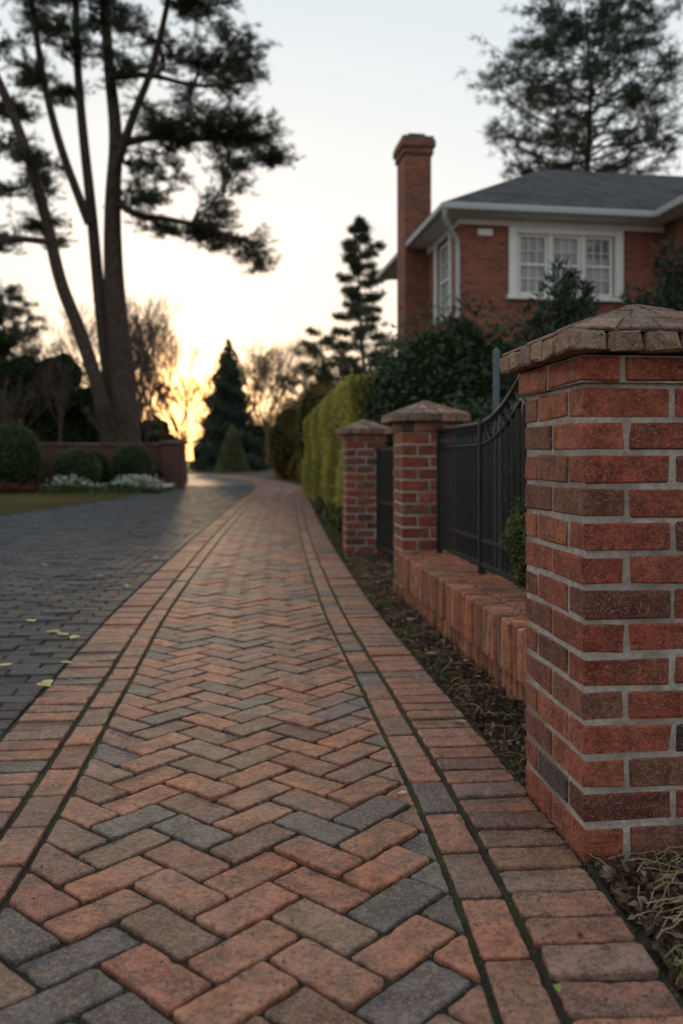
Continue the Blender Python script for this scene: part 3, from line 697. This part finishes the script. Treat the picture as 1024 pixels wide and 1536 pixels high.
B.add(.4,.7,.703,1.0,-.05,ZT,b=bb); B.add(.4,.7,1.0,2.1,-.05,3.7,b=bb); B.add(.4,.7,1.0,2.1,5.2,ZT,b=bb); B.add(.4,.7,2.1,5.6,-.05,ZT,b=bb)
B.add(.4,9.6,5.6,5.9,-.05,ZT,b=bb)
B.add(4.4,4.7,-1.6,.397,-.05,ZT,b=bb); B.add(4.703,9.6,-1.6,-1.3,-.05,ZT,b=bb); B.add(9.603,9.9,-1.6,5.6,-.05,ZT,b=bb)
B.build('walls',m_hb,hs)
B=Boxes(); B.add(-.12,.46,2.8,3.55,-.05,7.35,b=.01); B.add(-.16,.50,2.76,3.59,7.353,7.5,b=.01); B.add(-.20,.54,2.72,3.63,7.503,7.66,b=.01); B.add(-.2,.56,2.5,3.8,-.05,2.6,b=.02); B.build('chimney',m_hb,hs)
B=Boxes(); B.add(-.17,.51,2.75,3.6,7.663,7.74,(.1,.09,.085),.01); B.add(-.02,.36,2.9,3.45,7.743,7.84,(.06,.04,.035),.02); B.build('chimney_cap',m_cap,hs)
def hip(name,u0,u1,v0,v1,z,ridge,axis='u'):
    if axis=='u':
        h=(v1-v0)/2; a=(u0+h,v0+h,ridge); b=(u1-h,v0+h,ridge)
        fs=[(0,1,5,4),(1,2,5),(2,3,4,5),(3,0,4),(3,2,1,0)]
    else:
        h=(u1-u0)/2; a=(u0+h,v0+h,ridge); b=(u0+h,v1-h,ridge)
        fs=[(0,1,4),(1,2,5,4),(2,3,5),(3,0,4,5),(3,2,1,0)]
    mesh_obj(name,[(u0,v0,z),(u1,v0,z),(u1,v1,z),(u0,v1,z),a,b],fs,m_roof,None,hs)
hip('roof',-.05,10.2,-.05,6.05,5.505,7.25); hip('wing_roof',4.0,10.15,-2.05,4.2,5.515,7.1,'v')
B=Boxes(); 
B.add(.0,4.35,.0,.395,5.362,5.40,b=.003); B.add(.0,.395,.4,6.,5.362,5.40,b=.003)
B.add(.36,4.38,.36,.397,5.24,5.36,b=.003); B.add(.36,.397,.4,5.6,5.24,5.36,b=.003)
B.add(4.05,4.397,-2.0,-.003,5.362,5.40,b=.003); B.add(4.4,10,-2.0,-1.603,5.362,5.40,b=.003)
B.add(.72,1.0,.38,.398,5.05,5.17,b=.01)
B.build('soffit_and_trim',m_wh,hs)
B=Boxes(); B.add(-.10,4.0,-.10,-.003,5.37,5.50,b=.03); B.add(-.10,-.003,0,6.1,5.37,5.50,b=.03); B.add(3.94,4.04,-2.1,-.105,5.37,5.51,b=.03); B.add(4.05,10.1,-2.1,-2.003,5.37,5.51,b=.03)
B.build('gutters',m_gut,hs)
v,f=tube([([(-.03,-.05,5.38),(-.03,-.03,5.25),(.1,.15,5.1),(.3,.33,4.95),(.32,.33,4.7),(.32,.33,0)],.045)],8); mesh_obj('downspout',v,f,m_gut,None,hs,True)
W_=Boxes(); G=Boxes()
def sash(W_,G,u0,u1,z0,z1,mp):
    def A(b_,x0,x1,y0,y1,z0_,z1_,b=.004):
        if mp=='f': b_.add(x0,x1,y0,y1,z0_,z1_,b=b)
        else: b_.add(y0,y1,x0,x1,z0_,z1_,b=b)
    fr=.055; zm=(z0+z1)/2
    A(W_,u0,u0+fr,.43,.50,z0,z1); A(W_,u1-fr,u1,.43,.50,z0,z1); A(W_,u0+fr,u1-fr,.43,.50,z0,z0+fr); A(W_,u0+fr,u1-fr,.43,.50,z1-fr,z1); A(W_,u0+fr,u1-fr,.435,.495,zm-.025,zm+.025)
    for k in (1,2):
        x=u0+fr+(u1-u0-2*fr)*k/3; A(W_,x-.010,x+.010,.455,.485,z0+fr,zm-.026,.002); A(W_,x-.010,x+.010,.455,.485,zm+.026,z1-fr,.002)
    for zz in ((z0+fr+zm)/2,(z1-fr+zm)/2): A(W_,u0+fr,u1-fr,.452,.482,zz-.01,zz+.01,.002)
    A(G,u0+fr*.5,u1-fr*.5,.487,.493,z0+fr*.5,z1-fr*.5,.001)
W_.add(FU0-.09,FU0+.07,.36,.46,FZ0-.02,FZ1-.003,b=.005); W_.add(FU1-.07,FU1+.09,.36,.46,FZ0-.02,FZ1-.003,b=.005)
W_.add(FU0-.14,FU1+.14,.30,.46,FZ0-.10,FZ0-.022,b=.008); W_.add(FU0+.073,FU1-.073,.37,.46,FZ1-.12,FZ1-.004,b=.005)
iw=(FU1-FU0-.14)/3
for k in range(3):
    a=FU0+.07+k*iw; sash(W_,G,a+.03,a+iw-.03,FZ0+.002,FZ1-.122,'f')
    if k: W_.add(a-.028,a+.028,.375,.47,FZ0-.018,FZ1-.122,b=.005)
sash(W_,G,1.05,2.05,3.72,5.18,'s'); W_.add(.34,.398,.96,1.05,3.62,5.235,b=.004); W_.add(.34,.398,2.05,2.14,3.62,5.235,b=.004); W_.add(.31,.398,1.053,2.047,3.6,3.7,b=.004)
W_.build('window_frames',m_wh,hs); G.build('window_glass',m_gl,hs)
B=Boxes(); B.add(.75,9.5,.75,5.5,0,5.3,b=.01); t=NT('interior_mat'); t.b.inputs['Base Color'].default_value=(.06,.055,.05,1); B.build('interior',t.m,hs)

# ------------------------------------------------ ground litter
m_lit=mat_leaf('litter_mat',.15,.8)
n=12000; ss=1.2+rng.random(n)**1.3*10; tt=.79+rng.random(n)**1.1*(.08+.55*np.minimum(1,ss/6)); X,Y=P(ss,tt); p=np.stack([X,Y,rng.uniform(-.01,.015,n)],1)
v1,f1,c1=leaves(p,np.tile([0,0,1.],(n,1)),.028,.014,(.02,.012,.008),(.15,.095,.06),9,.9)
hi_=np.repeat(rng.random(n)<.07,4); c1[hi_]=np.array([.30,.22,.15])*rng.uniform(.6,1.2,(int(hi_.sum()),1))
n=5500; ss=1.4+rng.random(n)*10; tt=.785+abs(rng.normal(0,.10,n)); X,Y=P(ss,tt); k=(np.sin(ss*6)+np.sin(ss*13+1)+np.sin(tt*30+ss*4))>.4; p=np.stack([X,Y,rng.uniform(-.008,.022,n)],1)[k]
v2,f2,c2=leaves(p,np.tile([0,0,1.],(len(p),1)),.022,.008,(.035,.045,.012),(.13,.15,.04),9,1.)
n=2600; ss=1.2+rng.random(n)**1.5*11; tt=np.where(rng.random(n)<.5,.77-rng.random(n)**3*.4,rng.uniform(-.77,.77,n)); X,Y=P(ss,tt); p=np.stack([X,Y,np.full(n,.0045)],1)
v3,f3,c3=leaves(p,np.tile([0,0,1.],(n,1)),.011,.005,(.02,.013,.01),(.14,.095,.06),9,.25)
mesh_obj('leaf_litter',np.vstack([v1,v2,v3]),np.vstack([f1,f2+len(v1),f3+len(v1)+len(v2)]),m_lit,np.vstack([c1,c2,c3]))
paths=[]
for i in range(170):
    y=random.uniform(1.3,1.93); x=random.uniform(.57,.9); an=random.gauss(.4,.8); l=random.uniform(.05,.2); z=random.uniform(.0,.035)
    paths.append((bez((x,y,z),(x+math.cos(an)*l,y+math.sin(an)*l*.7,z+random.uniform(-.01,.03)),random.uniform(0,.02),6,.004),np.linspace(.0016,.0007,6)))
for i in range(260):
    s_=random.uniform(2,8); x,y=P(s_,.8+random.uniform(0,.3)); an=random.uniform(0,6.28); l=random.uniform(.03,.12)
    paths.append((bez((x,y,.014),(x+math.cos(an)*l,y+math.sin(an)*l,.018),.01,5,.002),np.linspace(.002,.0009,5)))
v,f=tube(paths,3); mesh_obj('dry_straw',v,f,mat_noise('straw_mat',(.16,.11,.06),(.34,.25,.15),20,.8,.1,.001))
vv=[];ff=[];cc_=[]
def leaf(x,y,s_,an,col,z=.004):
    o=len(vv); out=[(0,-.5),(.22,-.3),(.3,0),(.18,.32),(0,.55),(-.18,.32),(-.3,0),(-.22,-.3)]; ca,sa=math.cos(an),math.sin(an); cu=random.uniform(.15,.5)
    vv.append((x,y,z)); cc_.append(col)
    for a,b in out: vv.append((x+(a*ca-b*sa)*s_,y+(a*sa+b*ca)*s_,z+.001+cu*s_*abs(a)+.15*s_*abs(b)*random.random())); cc_.append(col)
    for i in range(8): ff.append((o,o+1+i,o+1+(i+1)%8))
yl=(.55,.47,.2); 
for (x,y) in [(95,953),(112,958),(80,950),(72,1026),(66,1030),(100,996),(47,933),(190,880),(232,838),(150,865),(8,1000),(68,848)]:
    d=1170/(y-690); leaf((x-512)*d/F,d,.075*random.uniform(.8,1.2),random.uniform(0,6),var(yl,.25))
for (x,y,s_,c_) in [(835,1487,.022,(.2,.3,.05)),(603,1192,.03,(.5,.44,.36)),(590,1150,.02,(.4,.33,.2)),(870,1408,.02,(.06,.03,.02)),(905,1425,.025,(.07,.04,.02)),(690,1085,.05,(.3,.25,.2)),(455,1125,.02,(.35,.3,.2)),(820,1245,.04,(.2,.14,.08))]:
    d=1170/(y-690); leaf((x-512)*d/F,d,s_,random.uniform(0,6),c_)
for i in range(110):
    s_=random.uniform(4,28); t_=random.uniform(float(tl(s_)),-.9); x,y=P(s_,t_); leaf(float(x),float(y),random.uniform(.03,.06),random.uniform(0,6),var(random.choice([yl,(.2,.11,.05),(.3,.2,.08)]),.3),.0)
for i in range(110):
    s_=random.uniform(2,9); t_=.8+random.random()*.35; x,y=P(s_,t_); leaf(float(x),float(y),random.uniform(.025,.06),random.uniform(0,6),var(random.choice([(.34,.27,.2),(.22,.12,.055),(.16,.09,.055)]),.3),.014)
for i in range(14):
    s_=random.uniform(2,12); t_=random.uniform(-.75,.75); x,y=P(s_,t_); leaf(float(x),float(y),random.uniform(.015,.035),random.uniform(0,6),var(random.choice([(.34,.27,.2),(.22,.12,.055),(.45,.38,.18)]),.3),.004)
for i in range(500):
    s_=random.uniform(12,30); t_=float(tl(s_))-random.random()**2*3; x,y=P(s_,t_); leaf(float(x),float(y),random.uniform(.04,.08),random.uniform(0,6),var(random.choice([(.2,.1,.05),(.3,.18,.08),(.14,.07,.04)]),.3),.01)
mesh_obj('fallen_leaves',vv,ff,m_lit,cc_)
print('faces',sum(len(o.data.polygons) for o in scene.objects if o.type=='MESH'))
